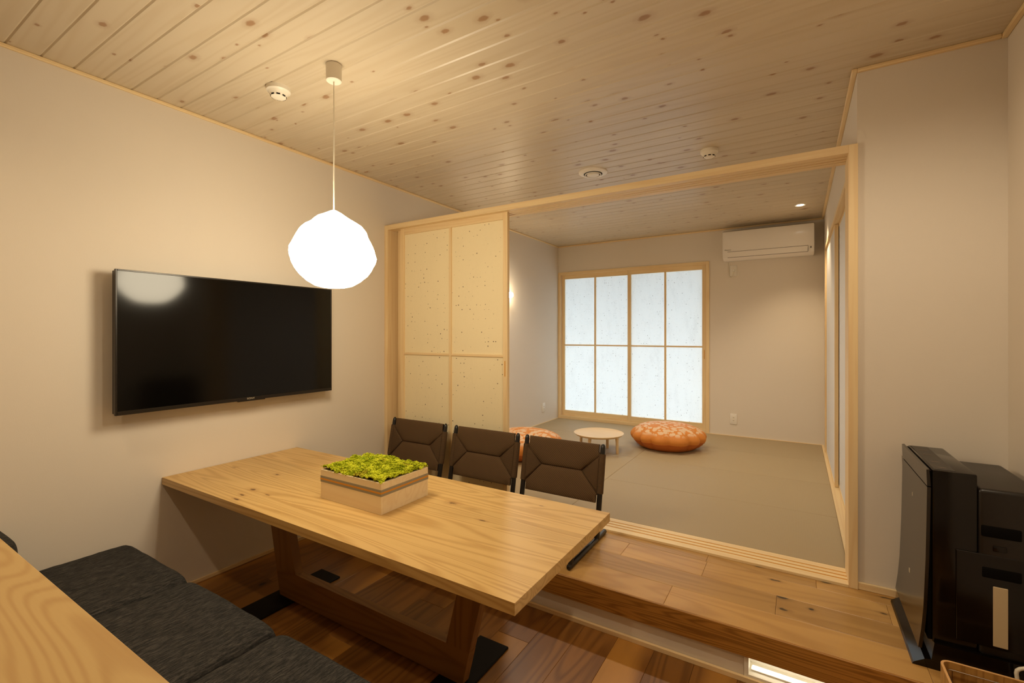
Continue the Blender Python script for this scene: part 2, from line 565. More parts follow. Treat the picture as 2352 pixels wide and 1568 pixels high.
structure('wall_left', box(-.1, 0, Y0 - .1, YB + .1, -.1, 2.75), M['wall'], 'long cream wallpapered wall carrying the television')
structure('wall_rear', box(0, XR + .1, Y0 - .1, Y0, -.1, 2.75), M['wall'], 'cream wall closing the dining room behind the camera')
structure('wall_right', box(XR, XR + .1, Y0, YP, -.1, 2.75), M['wall'], 'cream wall at the far right edge behind the air purifier')
structure('wall_front', box(XT + .1, XR + .1, YP, YP + .1, -.1, 2.75), M['wall'], 'narrow cream wall between partition post and right corner')
b = box(XT, XT + .1, YP, 2.87, 0, 2.75)
box(XT, XT + .1, 5.52, YB, 0, 2.75, bm=b)
box(XT, XT + .1, 2.87, 5.52, 2.25, 2.75, bm=b)
box(XT + .085, XT + .1, 2.87, 5.52, 0, 2.25, bm=b)
structure('wall_tatami', b, M['wall'], 'cream side wall of the tatami room with a closet opening')
b = box(1.967, XT + .1, YB, YB + .1, 0, 2.75)
box(0, 1.967, YB, YB + .1, 2.243, 2.75, bm=b)
box(0, 1.967, YB, YB + .1, 0, .222, bm=b)
structure('wall_back', b, M['wall'], 'beige back wall of the tatami room around the paper window')

# ceiling with its boards
ceil = structure('ceiling', box(0, XR + .1, Y0, YB + .1, CZ + .012, CZ + .1), M['ceiling_wood'], 'knotty pale pine board ceiling with narrow grooves')
def board_bm(x1, y0, y1):
    ch, dz = .0058, .0042
    poly = [(y0, CZ + .013), (y0, CZ + dz), (y0 + ch, CZ), (y1 - ch, CZ), (y1, CZ + dz), (y1, CZ + .013)]
    return prism(poly, 'x', 0.0, x1)
STEP = .1092
k0 = int(math.floor((Y0 - .536) / STEP))
proto = {}
k = k0
while .536 + k * STEP < YB:
    ya = .536 + k * STEP
    x1 = XR if ya < YP else XT
    if x1 not in proto:
        p = obj('ceiling_board', board_bm(x1, ya, ya + STEP), M['ceiling_wood'], ceil)
        proto[x1] = (p, ya)
    else:
        p, yp = proto[x1]
        dup(p, ceil, (0, ya - yp, 0))
    k += 1

# crown trim under the ceiling
def crown(name, x0, x1, y0, y1, mat, label):
    structure(name, box(x0, x1, y0, y1, 2.590, CZ, .003), mat, label)
crown('trim_1', 0, .016, Y0, YB, M['trim_wood_y'], 'thin pine strip where left wall meets the ceiling')
crown('trim_2', .016, XT, YB - .016, YB, M['trim_wood_x'], 'thin pine strip above the paper window wall')
crown('trim_3', XT - .022, XT, YP - .022, YB - .016, M['trim_wood_y'], 'thin pine strip above the tatami closet wall')
crown('trim_4', XT, XR - .022, YP - .022, YP, M['trim_wood_x'], 'thin pine strip above the narrow wall by the partition post')
crown('trim_5', XR - .022, XR, Y0, YP, M['trim_wood_y'], 'thin pine strip above the far right wall')

# lower floor of oak planks
floor = structure('floor', box(0, XR, Y0, 2.075, -.1, -.012), M['matte_black'], 'sunken oak plank floor under the dining table')
PW = .164
row = 0
x = 1.989 - 13 * PW
while x < XR:
    xa, xb = max(x, 0.0), min(x + PW, XR)
    if xb - xa > .01:
        y = Y0
        first = True
        while y < 2.07:
            ln = random.uniform(.5, 1.3) if first else random.uniform(.9, 1.7)
            first = False
            ye = min(y + ln, 2.07)
            if 2.07 - ye < .25: ye = 2.07
            obj('floor_plank', box(xa + .0004, xb - .0004, y + .0004, ye - .0004, -.012, 0, .0009), M['floor_wood'], floor)
            y = ye
    x += PW
structure('baseboard_left', box(0, .010, Y0, 2.06, 0, .019, .001), M['trim_wood_y'], 'thin oak skirting along left wall at the sunken floor')

# raised step in front of the tatami room
step = thing('raised_step', (1.79, 2.36, 0), 'oak plank step one low rise above the sunken floor', 'step', kind='structure')
obj('step_core', box(0, XR, 2.17, YP + .17, 0, PZ - .014), M['matte_black'], step)
rows = [(2.060, 2.235, [.62, 1.45, 2.352, 3.24]), (2.235, 2.402, [.9, 1.72, 2.77]), (2.402, 2.566, [.45, 1.3, 2.046, 2.452, 3.178]), (2.566, 2.66, [.8, 1.6, 2.446, 2.925])]
for (ya, yb, js) in rows:
    xs = [0.0] + js + [XR]
    for xa, xb in zip(xs, xs[1:]):
        obj('step_plank', box(xa + .0004, xb - .0004, ya + .0004, yb - .0004, PZ - .014, PZ, .0014), M['step_wood'], step)
obj('fascia', box(0, XR, 2.052, 2.075, .100, PZ - .001, .002), M['fascia_wood'], step)
obj('riser', box(0, 2.668, 2.066, 2.11, 0, .100), M['wall'], step)
b = box(2.668, 2.684, 2.060, 2.11, .012, .100)
box(2.684, XR, 2.060, 2.0845, .012, .030, bm=b)
obj('niche_frame', b, M['niche_white'], step)
b = box(2.668, XR, 2.150, 2.165, .0, .104)
box(2.684, XR, 2.085, 2.150, .012, .0300, bm=b)
box(2.668, XR, 2.076, 2.150, .1005, .106, bm=b)
box(2.668, 2.684, 2.11, 2.150, .012, .1005, bm=b)
obj('niche_back', b, M['niche_white'], step)
obj('riser_skirting', box(0, XR, 2.050, 2.064, 0, .020, .001), M['trim_wood_x'], step)
st = thing('strip_light', (3.1, 2.1, .03), 'glowing strip light in the step riser niche near the floor', 'light')
obj('light_cover', box(2.690, 3.56, 2.090, 2.112, .0302, .036, .001), M['niche_white'], st)
obj('light_tube', box(2.694, 3.556, 2.092, 2.110, .0355, .0440, .003, 2), M['niche_glow'], st, 40)
structure('baseboard_front', box(XT + .002, XR, 2.655, YP, PZ, .240, .002), M['trim_wood_x'], 'oak skirting under the narrow wall by the purifier')
structure('baseboard_right', box(XR - .012, XR, 2.06, 2.655, PZ, .240, .002), M['trim_wood_y'], 'oak skirting on far right wall behind the purifier')

# tatami floor
tfl = thing('floor_tatami', (1.53, 4.34, TZ - .06), 'raised floor of flat greige tatami mats', 'floor', kind='structure')
obj('floor_base', box(0, XT + .1, 2.83, YB, 0, TZ - .05), M['matte_black'], tfl)
p0 = None
MW, ML = (YB - .012 - 2.83) / 4, 1.5265
for j in range(4):
    for i in range(2):
        xa, ya = .012 + i * ML, 2.83 + j * MW
        if p0 is None:
            p0 = obj('tatami_mat', box(xa + .0004, xa + ML - .0004, ya + .0004, ya + MW - .0004, TZ - .05, TZ, .0022), M['tatami'], tfl)
        else:
            dup(p0, tfl, (xa - .012, ya - 2.83, 0))
for nm, bb, mt in (('edge_strip', (0, .012, 2.83, YB, TZ - .05, TZ + .004), 'trim_wood_y'), ('edge_strip', (.012, 3.065, YB - .012, YB, TZ - .05, TZ + .004), 'trim_wood_x')):
    obj(nm, box(*bb), M[mt], tfl)

# ------------------------------------------------------------------ partition frame
fr = thing('door_1', (1.54, 2.74, PZ), 'pale wood frame of the sliding partition, beam, posts and grooved sill', 'door frame', kind='structure')
FY0, FY1 = 2.650, 2.828
obj('post', box(0, .034, FY0, FY1, PZ, 2.262, .0012), M['trim_wood'], fr)
obj('post', box(3.051, 3.087, FY0, FY1, PZ, 2.262, .0012), M['trim_wood'], fr)
GR = (2.704, 2.740, 2.777)
def grooved(z_in, z_out, x0, x1, depth, gw):
    """comb profile in yz, grooves cut from z_in towards z_out"""
    s = 1 if z_out > z_in else -1
    pts = [(FY0, z_in)]
    for g in GR:
        pts += [(g - gw, z_in), (g - gw, z_in + s * depth), (g + gw, z_in + s * depth), (g + gw, z_in)]
    pts += [(FY1, z_in), (FY1, z_out), (FY0, z_out)]
    return prism(pts, 'x', x0, x1)
obj('beam', grooved(2.224, 2.262, .034, 3.051, .014, .0075), M['trim_wood_x'], fr)
sill = obj('sill', grooved(TZ, PZ - .05, .034, 3.051, .0035, .0060), M['trim_wood_x'], fr)
for g in GR:
    obj('sill_groove', box(.034, 3.051, g - .0058, g + .0058, TZ - .0034, TZ - .0010), M['groove'], sill)

def sash(name, label, cat, x0, x1, yc, z0, z1, th, mats, stile=.036, top=.045, bot=.05, bar=.02, hbar=.016, zmid=None, pull_x=None, group=None, pane='paper_door', paper_dy=0.0):
    t = thing(name, ((x0 + x1) / 2, yc, z0), label, cat, group)
    y0, y1 = yc - th / 2, yc + th / 2
    for xa in (x0, x1 - stile):
        s = obj('stile', box(xa, xa + stile, y0, y1, z0, z1, .0012), M['trim_wood'], t)
        if pull_x is not None and abs(xa + stile / 2 - pull_x) < .03:
            obj('finger_pull', box(pull_x - .005, pull_x + .005, y0 - .0006, y0 + .004, 1.09, 1.20, .002), M['groove'], s)
    obj('top_rail', box(x0 + stile, x1 - stile, y0, y1, z1 - top, z1, .0012), M['trim_wood_x'], t)
    obj('bottom_rail', box(x0 + stile, x1 - stile, y0, y1, z0, z0 + bot, .0012), M['trim_wood_x'], t)
    xm = (x0 + x1) / 2
    zm = zmid
    bd = .006
    obj('muntin', box(xm - bar / 2, xm + bar / 2, y0 + .002, y1 - bd, z0 + bot, z1 - top, .001), M['trim_wood'], t)
    for (xa, xb) in ((x0 + stile, xm - bar / 2), (xm + bar / 2, x1 - stile)):
        obj('muntin', box(xa, xb, y0 + .004, y1 - bd, zm - hbar / 2, zm + hbar / 2, .001), M['trim_wood_x'], t)
        for (za, zb) in ((z0 + bot, zm - hbar / 2), (zm + hbar / 2, z1 - top)):
            obj('paper_pane', box(xa - .001, xb + .001, yc + paper_dy - .0015, yc + paper_dy + .0015, za - .001, zb + .001), M[pane], t)
    return t

sash('sliding_screen', 'front speckled paper sliding screen behind the chairs, foremost of the stack', 'sliding door', .140, 1.153, GR[0], TZ - .003, 2.232, .028, None, .036, .055, .06, .022, .018, 1.231, 1.153 - .020)
sash('sliding_screen', 'middle sliding screen, thin sliver showing left of the front screen', 'sliding door', .078, 1.091, GR[1], TZ - .003, 2.232, .028, None, .036, .055, .06, .022, .018, 1.231)
sash('sliding_screen', 'rearmost sliding screen against left post, edge showing behind the others', 'sliding door', .036, 1.049, GR[2], TZ - .003, 2.232, .028, None, .036, .055, .06, .022, .018, 1.231)

# ------------------------------------------------------------------ window in the back wall
wf = thing('window_1', (.985, YB, .222), 'pale wood frame of the paper screened window', 'window', kind='structure')
WY0, WY1 = YB - .012, YB + .09
obj('window_frame', box(.002, .036, WY0, WY1, .222, 2.243, .001), M['trim_wood'], wf)
obj('window_frame', box(1.931, 1.967, WY0, WY1, .222, 2.243, .001), M['trim_wood'], wf)
obj('window_frame', box(.036, 1.931, WY0, WY1, 2.205, 2.243, .001), M['trim_wood_x'], wf)
obj('window_frame', box(.036, 1.931, WY0, WY1, .222, .256, .001), M['trim_wood_x'], wf)
sash('paper_screen', 'left paper window screen, nearer the tatami room corner', 'window screen', .040, 1.015, YB + .052, .254, 2.207, .026, None, .040, .055, .075, .022, .018, 1.235, None, None, 'paper_window', .006)
sash('paper_screen', 'right paper window screen, behind the orange floor cushion', 'window screen', .985, 1.930, YB + .018, .254, 2.207, .026, None, .044, .055, .075, .022, .018, 1.235, 1.930 - .02, None, 'paper_window', .006)
# outside, unseen: eave added to darken the paper's top, ground reflecting light from below
structure('added_eave', box(-1.5, 4.5, YB + .1, YB + 2.1, 2.42, 2.6), M['concrete'], 'added unseen eave shading the top of the paper window')
structure('ground', box(-6, 9, YB + .1, YB + 9, -.4, -.1), M['concrete'], 'pale paving outside the paper window')

# ------------------------------------------------------------------ closet doors on the tatami side wall
cf = thing('door_2', (XT, 4.19, TZ), 'pale wood frame of the closet opening in the side wall', 'door frame', kind='structure')
obj('head_jamb', box(XT - .006, XT + .085, 2.87, 5.52, 2.218, 2.250, .001), M['trim_wood_y'], cf)
obj('side_jamb', box(XT - .006, XT + .085, 5.49, 5.52, TZ, 2.218, .001), M['trim_wood'], cf)
obj('side_jamb', box(XT - .006, XT + .085, 2.87, 2.90, TZ, 2.218, .001), M['trim_wood'], cf)
obj('floor_track', box(3.065, XT + .085, 2.83, YB, TZ - .05, TZ + .003, .001), M['trim_wood_y'], cf)
def closet_door(y0, y1, x0, label):
    t = thing('closet_door', (x0 + .012, (y0 + y1) / 2, TZ + .004), label, 'closet door')
    x1 = x0 + .025
    for ya in (y0, y1 - .016):
        obj('stile', box(x0, x1, ya, ya + .016, TZ + .004, 2.216, .001), M['trim_wood'], t)
    for za, zb in ((TZ + .004, TZ + .022), (2.2, 2.216)):
        obj('rail', box(x0, x1, y0 + .016, y1 - .016, za, zb, .001), M['trim_wood_y'], t)
    obj('door_panel', box(x0 + .003, x1 - .003, y0 + .015, y1 - .015, TZ + .02, 2.202), M['fusuma'], t)
closet_door(4.28, 5.488, XT + .004, 'far closet door of plain paper beside the back wall corner')
closet_door(2.902, 4.34, XT + .0305, 'near closet door of plain paper set deeper behind the far one')

# ------------------------------------------------------------------ dining table
TX0, TX1, TY0, TY1, TT = .004, 2.176, 1.107, 1.879, .629
tab = thing('dining_table', (1.09, 1.46, 0), 'long oak dining table with one end against the wall', 'table')
ws = [.13, .118, .142, .125, .13, .127]
y = TY0
for i, w in enumerate(ws):
    obj('tabletop_board', box(TX0, TX1, y, y + w, TT - .036, TT), M['table_wood'], tab)
    y += w
LY0, LY1 = 1.436, 1.478
beam_poly = [(.527, .012), (1.735, .012), (1.770, .150), (.493, .150)]
obj('stretcher', prism(beam_poly, 'y', LY0, LY1), M['leg_wood'], tab)
zt = TT - .036
def lx(z): return .527 - (z - .012) * .239
def rx(z): return 1.733 + (z - .012) * .26
obj('leg', prism([(lx(.150), .150), (lx(.150) + .166, .150), (lx(zt) + .150, zt), (lx(zt), zt)], 'y', LY0, LY1), M['leg_wood_z'], tab)
obj('leg', prism([(rx(.150) - .115, .150), (rx(.150), .150), (rx(zt), zt), (rx(zt) - .115, zt)], 'y', LY0, LY1), M['leg_wood_z'], tab)
for xa, xb in ((.477, .643), (1.615, 1.770)):
    obj('foot_plate', box(xa, xb, 1.19, 1.725, 0, .011, .004), M['black_metal'], tab)

# planter of moss
px0, px1, py0, py1 = .980, 1.376, 1.353, 1.640
pl = thing('moss_planter', (1.178, 1.496, TT), 'pale wooden box of green moss on the dining table', 'planter')
W_ = .012; PH = .132
obj('side_board', box(px0, px1, py0, py0 + W_, TT, TT + PH, .0008), M['box_wood'], pl)
obj('side_board', box(px0, px1, py1 - W_, py1, TT, TT + PH, .0008), M['box_wood'], pl)
obj('side_board', box(px0, px0 + W_, py0 + W_, py1 - W_, TT, TT + PH, .0008), M['box_wood'], pl)
obj('side_board', box(px1 - W_, px1, py0 + W_, py1 - W_, TT, TT + PH, .0008), M['box_wood'], pl)
obj('base_board', box(px0 + W_, px1 - W_, py0 + W_, py1 - W_, TT + .002, TT + .01), M['box_wood'], pl)
def band(z0, z1, out):
    b = box(px0 - out, px1 + out, py0 - out, py0, z0, z1)
    box(px0 - out, px1 + out, py1, py1 + out, z0, z1, bm=b)
    box(px0 - out, px0, py0, py1, z0, z1, bm=b)
    box(px1, px1 + out, py0, py1, z0, z1, bm=b)
    return b
rb = obj('ribbon', band(TT + .076, TT + .104, .0008), M['band_grey'], pl)
tag(rb, 'grey ribbon with orange centre stripes')
obj('ribbon_stripe', band(TT + .0870, TT + .0896, .0013), M['band_orange'], rb)
obj('ribbon_stripe', band(TT + .0905, TT + .0935, .0013), M['band_orange'], rb)
# moss: bumpy bed + small clumps
bm = bmesh.new()
NX, NYY = 70, 52
vs = []
mx0, mx1, my0, my1 = px0 + .004, px1 - .004, py0 + .004, py1 - .004
def mh(x, y):
    e = min((x - mx0), (mx1 - x), (y - my0), (my1 - y))
    return TT + PH + .008 + .016 * noise.noise((x * 16, y * 16, 3)) + .010 * noise.noise((x * 42, y * 42, 8)) + min(e, .02) * .35
for j in range(NYY + 1):
    for i in range(NX + 1):
        x = mx0 + (mx1 - mx0) * i / NX; y = my0 + (my1 - my0) * j / NYY
        vs.append(bm.verts.new((x, y, mh(x, y))))
for j in range(NYY):
    for i in range(NX):
        a = j * (NX + 1) + i
        bm.faces.new((vs[a], vs[a + 1], vs[a + NX + 2], vs[a + NX + 1]))
ico = bmesh.new(); bmesh.ops.create_icosphere(ico, subdivisions=1, radius=1)
iv = [v.co.copy() for v in ico.verts]; ifc = [[v.index for v in f.verts] for f in ico.faces]; ico.free()
for _ in range(3600):
    x = random.uniform(mx0 - .003, mx1 + .003); y = random.uniform(my0 - .003, my1 + .003)
    r = random.uniform(.0022, .0058)
    z = mh(min(max(x, mx0), mx1), min(max(y, my0), my1)) + random.uniform(-.003, .005)
    nv = [bm.verts.new((x + c.x * r * random.uniform(.7, 1.3), y + c.y * r * random.uniform(.7, 1.3), z + c.z * r * random.uniform(.7, 1.3))) for c in iv]
    for f in ifc: bm.faces.new([nv[q] for q in f])
ms = obj('moss', bm, M['moss'], pl)
tag(ms, 'bright green springy moss', kind='stuff')

# ------------------------------------------------------------------ low chairs on the step
def post_y(z): return 2.490 + (z - .23) * .2
def chair(cx):
    t = thing('low_chair', (cx, 2.36, PZ), None, 'chair')
    for s in (-1, 1):
        x = cx + s * .255
        pts = [(x, post_y(z), z) for z in (.222, .40, .60, .715, .728, .736, .7395)]
        obj('back_post', tube(pts, [.016, .0155, .015, .0145, .013, .0085, .003], 14), M['chair_black'], t, 40)
        obj('runner', tube([(x, 2.105, PZ + .014), (x, 2.112, PZ + .014), (x, 2.612, PZ + .014), (x, 2.62, PZ + .014)], [.009, .0135, .0135, .009], 12), M['chair_black'], t, 40)
        obj('front_leg', tube([(x, 2.13, PZ + .014), (x, 2.16, .325)], .013, 12), M['chair_black'], t, 40)
        obj('seat_rail', tube([(x, 2.15, .320), (x, post_y(.30) - .003, .285)], .012, 12), M['chair_black'], t, 40)
        obj('sleeve', tube([(x, post_y(z), z) for z in (.464, .47, .676, .682)], [.0185, .0195, .0195, .0185], 16), M['cord_side'], t, 40)
    obj('cross_bar', tube([(cx - .255, 2.55, PZ + .015), (cx + .255, 2.55, PZ + .015)], .010, 10), M['chair_black'], t, 40)
    obj('cross_bar', tube([(cx - .255, 2.155, .31), (cx + .255, 2.155, .31)], .011, 10), M['chair_black'], t, 40)
    # woven seat, hammocked between the rails
    bm = bmesh.new()
    n = 10
    for lay in (0, 1):
        g = [[None] * (n + 1) for _ in range(n + 1)]
        for i in range(n + 1):
            for j in range(n + 1):
                u, v = i / n, j / n
                x = cx - .255 + .51 * u; yy = 2.155 + (post_y(.3) - 2.155) * v
                z = .331 - .03 * v - .02 * math.sin(PI * u) * math.sin(PI * v) - lay * .012
                g[i][j] = bm.verts.new((x, yy, z))
        for i in range(n):
            for j in range(n):
                bm.faces.new((g[i][j], g[i + 1][j], g[i + 1][j + 1], g[i][j + 1]))
        if lay == 0: g0 = g
    for i in range(n):
        bm.faces.new((g0[i][0], g0[i + 1][0], g[i + 1][0], g[i][0])); bm.faces.new((g0[i][n], g0[i + 1][n], g[i + 1][n], g[i][n]))
        bm.faces.new((g0[0][i], g0[0][i + 1], g[0][i + 1], g[0][i])); bm.faces.new((g0[n][i], g0[n][i + 1], g[n][i + 1], g[n][i]))
    obj('seat', bm, M['cord_main'], t, 40)
    # envelope-woven backrest: four puffed sections meeting in creases
    W1, W2, WM = .233, .243, .136
    secs = [('upper', [(-W1, .734), (-W1, .690), (-W2 + .004, .676), (-WM, .577), (WM, .577), (W2 - .004, .676), (W1, .690), (W1, .734)]),
            ('lower', [(-WM, .573), (-W2 + .004, .462), (-W1, .455), (-W1, .412), (W1, .412), (W1, .455), (W2 - .004, .462), (WM, .573)]),
            ('side', [(-W2, .674), (-W2, .464), (-WM - .002, .575)]),
            ('side', [(W2, .674), (WM + .002, .575), (W2, .464)])]
    bk = [(-W1, .732), (-W1, .69), (-W2, .68), (-W2, .46), (-W1, .45), (-W1, .414), (W1, .414), (W1, .45), (W2, .46), (W2, .68), (W1, .69), (W1, .732)]
    bm = bmesh.new()
    va = [bm.verts.new((cx + a, post_y(z) - .003, z)) for a, z in bk]
    vb = [bm.verts.new((cx + a, post_y(z) + .006, z)) for a, z in bk]
    bm.faces.new(va); bm.faces.new(vb[::-1])
    for i in range(len(bk)):
        bm.faces.new((va[i], vb[i], vb[(i + 1) % len(bk)], va[(i + 1) % len(bk)]))
    obj('back_core', bm, M['cord_side'], t)
    for nm, poly in secs:
        bm = bmesh.new()
        def Y(z, d): return post_y(z) - d
        cxp = sum(p[0] for p in poly) / len(poly); czp = sum(p[1] for p in poly) / len(poly)
        if nm == 'upper':
            cen = [(cxp, .664)]
        rings = []
        for f, d in ((1.0, -.004), (1.0, .006), (.93, .0125), (.80, .0165), (.55, .019), (.25, .020)):
            ring = []
            for p in poly:
                xx = cxp + (p[0] - cxp) * f; zz = czp + (p[1] - czp) * f
                dd = d + (.0 if abs(p[0]) < W2 - .02 or nm == 'side' else 0)
                ring.append(bm.verts.new((cx + xx, Y(zz, dd), zz)))
            rings.append(ring)
        for a, c in zip(rings, rings[1:]):
            m_ = len(a)
            for i in range(m_): bm.faces.new((a[i], a[(i + 1) % m_], c[(i + 1) % m_], c[i]))
        bm.faces.new(rings[-1]); bm.faces.new(rings[0][::-1])
        obj('back_weave', bm, M['cord_side'] if nm == 'side' else M['cord_main'], t, 60)
    return t

ch = chair(1.625)
ch['label'] = 'low chair with brown woven back nearest the open tatami side'
ch['group'] = 'low woven chairs on the step'
parts = list(ch.children)
for cx, lab in ((1.045, 'middle of three low chairs with brown woven backs'), (.437, 'low brown woven chair nearest the television wall')):
    t = thing('low_chair', (cx, 2.36, PZ), lab, 'chair', 'low woven chairs on the step')
    for p in parts:
        dup(p, t, (cx - 1.625, 0, 0))

# ------------------------------------------------------------------ bench, cushions, counter
bn = thing('bench', (.98, .70, 0), 'wooden bench base carrying the dark seat cushions', 'bench')
obj('bench_top', box(0.002, 1.96, .44, .968, .235, .262, .002), M['table_wood'], bn)
obj('bench_front', box(0.002, 1.96, .935, .955, .0, .235, .001), M['table_wood'], bn)
obj('bench_end', box(1.93, 1.955, .445, .935, .0, .235, .001), M['table_wood'], bn)

def cushion(x0, x1, y0, y1, z0, z1, name, label, cat, group=None, seed=0, piping=True, pr=.011):
    t = thing(name, ((x0 + x1) / 2, (y0 + y1) / 2, z0), label, cat, group)
    bm = bmesh.new()
    nx, ny = 36, 30
    def edge(u):  # 0 at the rim, 1 inside
        return 1 - (abs(2 * u - 1)) ** 18
    top, bot = [], []
    hm = (z0 + z1) / 2
    for j in range(ny + 1):
        rt, rb_ = [], []
        for i in range(nx + 1):
            u = .5 - .5 * math.cos(PI * i / nx); v = .5 - .5 * math.cos(PI * j / ny)
            e = min(edge(u), 1) * min(edge(v), 1)
            e = max(e, 0) ** .48
            # slightly pinched rim with round corners
            du = .010 * (1 - edge(v)) if 0 < u < 1 else .0
            x = x0 + (x1 - x0) * u; y = y0 + (y1 - y0) * v
            cu = abs(2 * u - 1); cv = abs(2 * v - 1)
            rnd = max(0, cu ** 6 * cv ** 6) * .012
            x -= math.copysign(rnd, u - .5); y -= math.copysign(rnd, v - .5)
            wr = .0035 * noise.noise((x * 7 + seed, y * 11, seed)) + .002 * noise.noise((x * 23, y * 31, seed + 4))
            rt.append((x, y, hm + (z1 - hm) * (.20 + .80 * e) + wr * (0.3 + e) + .006 * (edge(u) * edge(v) - .8)))
            rb_.append((x, y, hm - (hm - z0) * (.40 + .60 * e)))
        top.append(rt); bot.append(rb_)
    T = [[bm.verts.new(c) for c in r] for r in top]
    B = [[bm.verts.new(c) for c in r] for r in bot]
    for j in range(ny):
        for i in range(nx):
            bm.faces.new((T[j][i], T[j][i + 1], T[j + 1][i + 1], T[j + 1][i]))
            bm.faces.new((B[j][i], B[j + 1][i], B[j + 1][i + 1], B[j][i + 1]))
    for i in range(nx):
        bm.faces.new((T[0][i], B[0][i], B[0][i + 1], T[0][i + 1])); bm.faces.new((T[ny][i], T[ny][i + 1], B[ny][i + 1], B[ny][i]))
    for j in range(ny):
        bm.faces.new((T[j][0], T[j + 1][0], B[j + 1][0], B[j][0])); bm.faces.new((T[j][nx], B[j][nx], B[j + 1][nx], T[j + 1][nx]))
    obj('cushion_body', bm, M['cushion'], t, 60)
    zp = hm + (z1 - hm) * .42
    r = .012
    loop = [(x0 + r, y0), (x1 - r, y0), (x1, y0 + r), (x1, y1 - r), (x1 - r, y1), (x0 + r, y1), (x0, y1 - r), (x0, y0 + r), (x0 + r, y0)]
    if piping:
        obj('piping', tube([(a, c, zp) for a, c in loop], .0030, 6), M['cushion'], t, 60)
    return t
for i, lab in enumerate(('charcoal seat cushion against the television wall, first on the bench', 'middle charcoal seat cushion on the bench', 'charcoal seat cushion at the bottom edge, third from the wall')):
    cushion(.003 + i * .6485, .003 + (i + 1) * .6485 - .008, .45, .968, .262, .352, 'seat_cushion', lab, 'cushion', 'charcoal bench cushions', seed=i * 3.1, piping=False)
# back cushion leaning at the counter
bc = thing('back_cushion', (.152, .478, .356), 'dark cushion edge peeping over the counter beside the left wall', 'cushion')
bm = bmesh.new()
n = 24
def sup(th, p=4.0):
    c, s_ = math.cos(th), math.sin(th)
    return math.copysign(abs(c) ** (2 / p), c), math.copysign(abs(s_) ** (2 / p), s_)
rings = []
for (f, yy) in ((.0, .426), (.75, .430), (.94, .445), (1.0, .478), (.94, .510), (.75, .526), (0, .53)):
    rings.append([bm.verts.new((.152 + .148 * max(f, .02) * sup(2 * PI * q / 32)[0], yy, .474 + .116 * max(f, .02) * sup(2 * PI * q / 32)[1])) for q in range(32)])
for a, c in zip(rings, rings[1:]):
    for q in range(32): bm.faces.new((a[q], a[(q + 1) % 32], c[(q + 1) % 32], c[q]))
bm.faces.new(rings[0]); bm.faces.new(rings[-1][::-1])
obj('cushion_body', bm, M['cushion'], bc, 60)
obj('piping', tube([(.152 + .150 * sup(2 * PI * q / 32)[0], .478, .474 + .118 * sup(2 * PI * q / 32)[1]) for q in range(33)], .003, 6), M['cushion'], bc, 60)

ct = thing('counter', (1.25, -.02, 0), 'wooden counter top in the bottom left foreground', 'counter')
obj('worktop', box(.002, 2.5, -.36, .328, .815, .850, .002), M['counter_wood'], ct)
obj('cabinet_body', box(.004, 2.48, -.34, .300, .06, .815, .002), M['counter_wood'], ct)
obj('plinth', box(.004, 2.46, -.30, .27, 0, .06), M['matte_black'], ct)

# ------------------------------------------------------------------ television
TVX = .112; tv0, tv1, tz0, tz1 = .876, 2.068, .996, 1.692
tv = thing('television', (.05, 1.472, tz0), 'large black flat television on the left wall', 'television')
obj('housing', box(.060, TVX - .006, tv0 + .004, tv1 - .004, tz0 + .004, tz1 - .004, .003), M['satin_black'], tv)
b = box(TVX - .016, TVX, tv0, tv0 + .008, tz0, tz1, .0012)
box(TVX - .016, TVX, tv1 - .008, tv1, tz0, tz1, .0012, bm=b)
box(TVX - .016, TVX, tv0 + .008, tv1 - .008, tz1 - .008, tz1, .0012, bm=b)
box(TVX - .016, TVX, tv0 + .008, tv1 - .008, tz0, tz0 + .019, .0012, bm=b)
bz = obj('bezel', b, M['bezel'], tv)
obj('screen', box(TVX - .007, TVX - .0025, tv0 + .008, tv1 - .008, tz0 + .019, tz1 - .008), M['screen'], tv)
obj('wall_mount', box(0, .060, 1.30, 1.64, 1.18, 1.52, .003), M['black_metal'], tv)
obj('sensor_bar', box(TVX - .014, TVX - .002, 1.44, 1.60, tz0 - .005, tz0 + .001, .001), M['satin_black'], tv)
tb = text_bm('SONY', .0135)
for v in tb.verts:
    v.co = Vector((TVX + .0003 + v.co.z, 1.512 + v.co.x * 1.25, tz0 + .010 + v.co.y))
tag(obj('brand_lettering', tb, M['mark'], tv), 'small silver brand lettering')

# ------------------------------------------------------------------ pendant lamp
PX, PY = 1.056, 1.366
pn = thing('pendant_lamp', (PX, PY, 1.593), 'glowing white pebble shaped pendant lamp over the table', 'lamp')
obj('ceiling_cap', lathe([(.030, 0), (.0335, .003), (.0345, .07), (.0345, .075)], PX, PY, 2.529, 32), M['ivory'], pn, 40)
obj('cord', tube([(PX, PY, 2.53), (PX + .0015, PY, 2.3), (PX - .001, PY, 2.1), (PX, PY, 1.94)], .0033, 8), M['lamp_cord'], pn, 40)
prof = [(0, 0), (.05, .0015), (.082, .010), (.116, .031), (.145, .058), (.163, .085), (.176, .112), (.182, .140), (.178, .178), (.165, .217), (.143, .257), (.118, .285), (.096, .302), (.070, .320), (.034, .339), (.012, .350), (0, .3545)]
sh = lathe(prof, PX, PY, 1.593, 64)
bmesh.ops.subdivide_edges(sh, edges=sh.edges[:], cuts=1, use_grid_fill=True)
for v in sh.verts:
    d = Vector((v.co.x - PX, v.co.y - PY, v.co.z - 1.75))
    a = min(1, max(0, (v.co.z - 1.62) / .1)) * min(1, max(0, (1.94 - v.co.z) / .04))
    k_ = noise.noise(v.co * 9) * .011 + noise.noise(v.co * 19 + Vector((3, 1, 5))) * .008
    v.co += d.normalized() * k_ * a
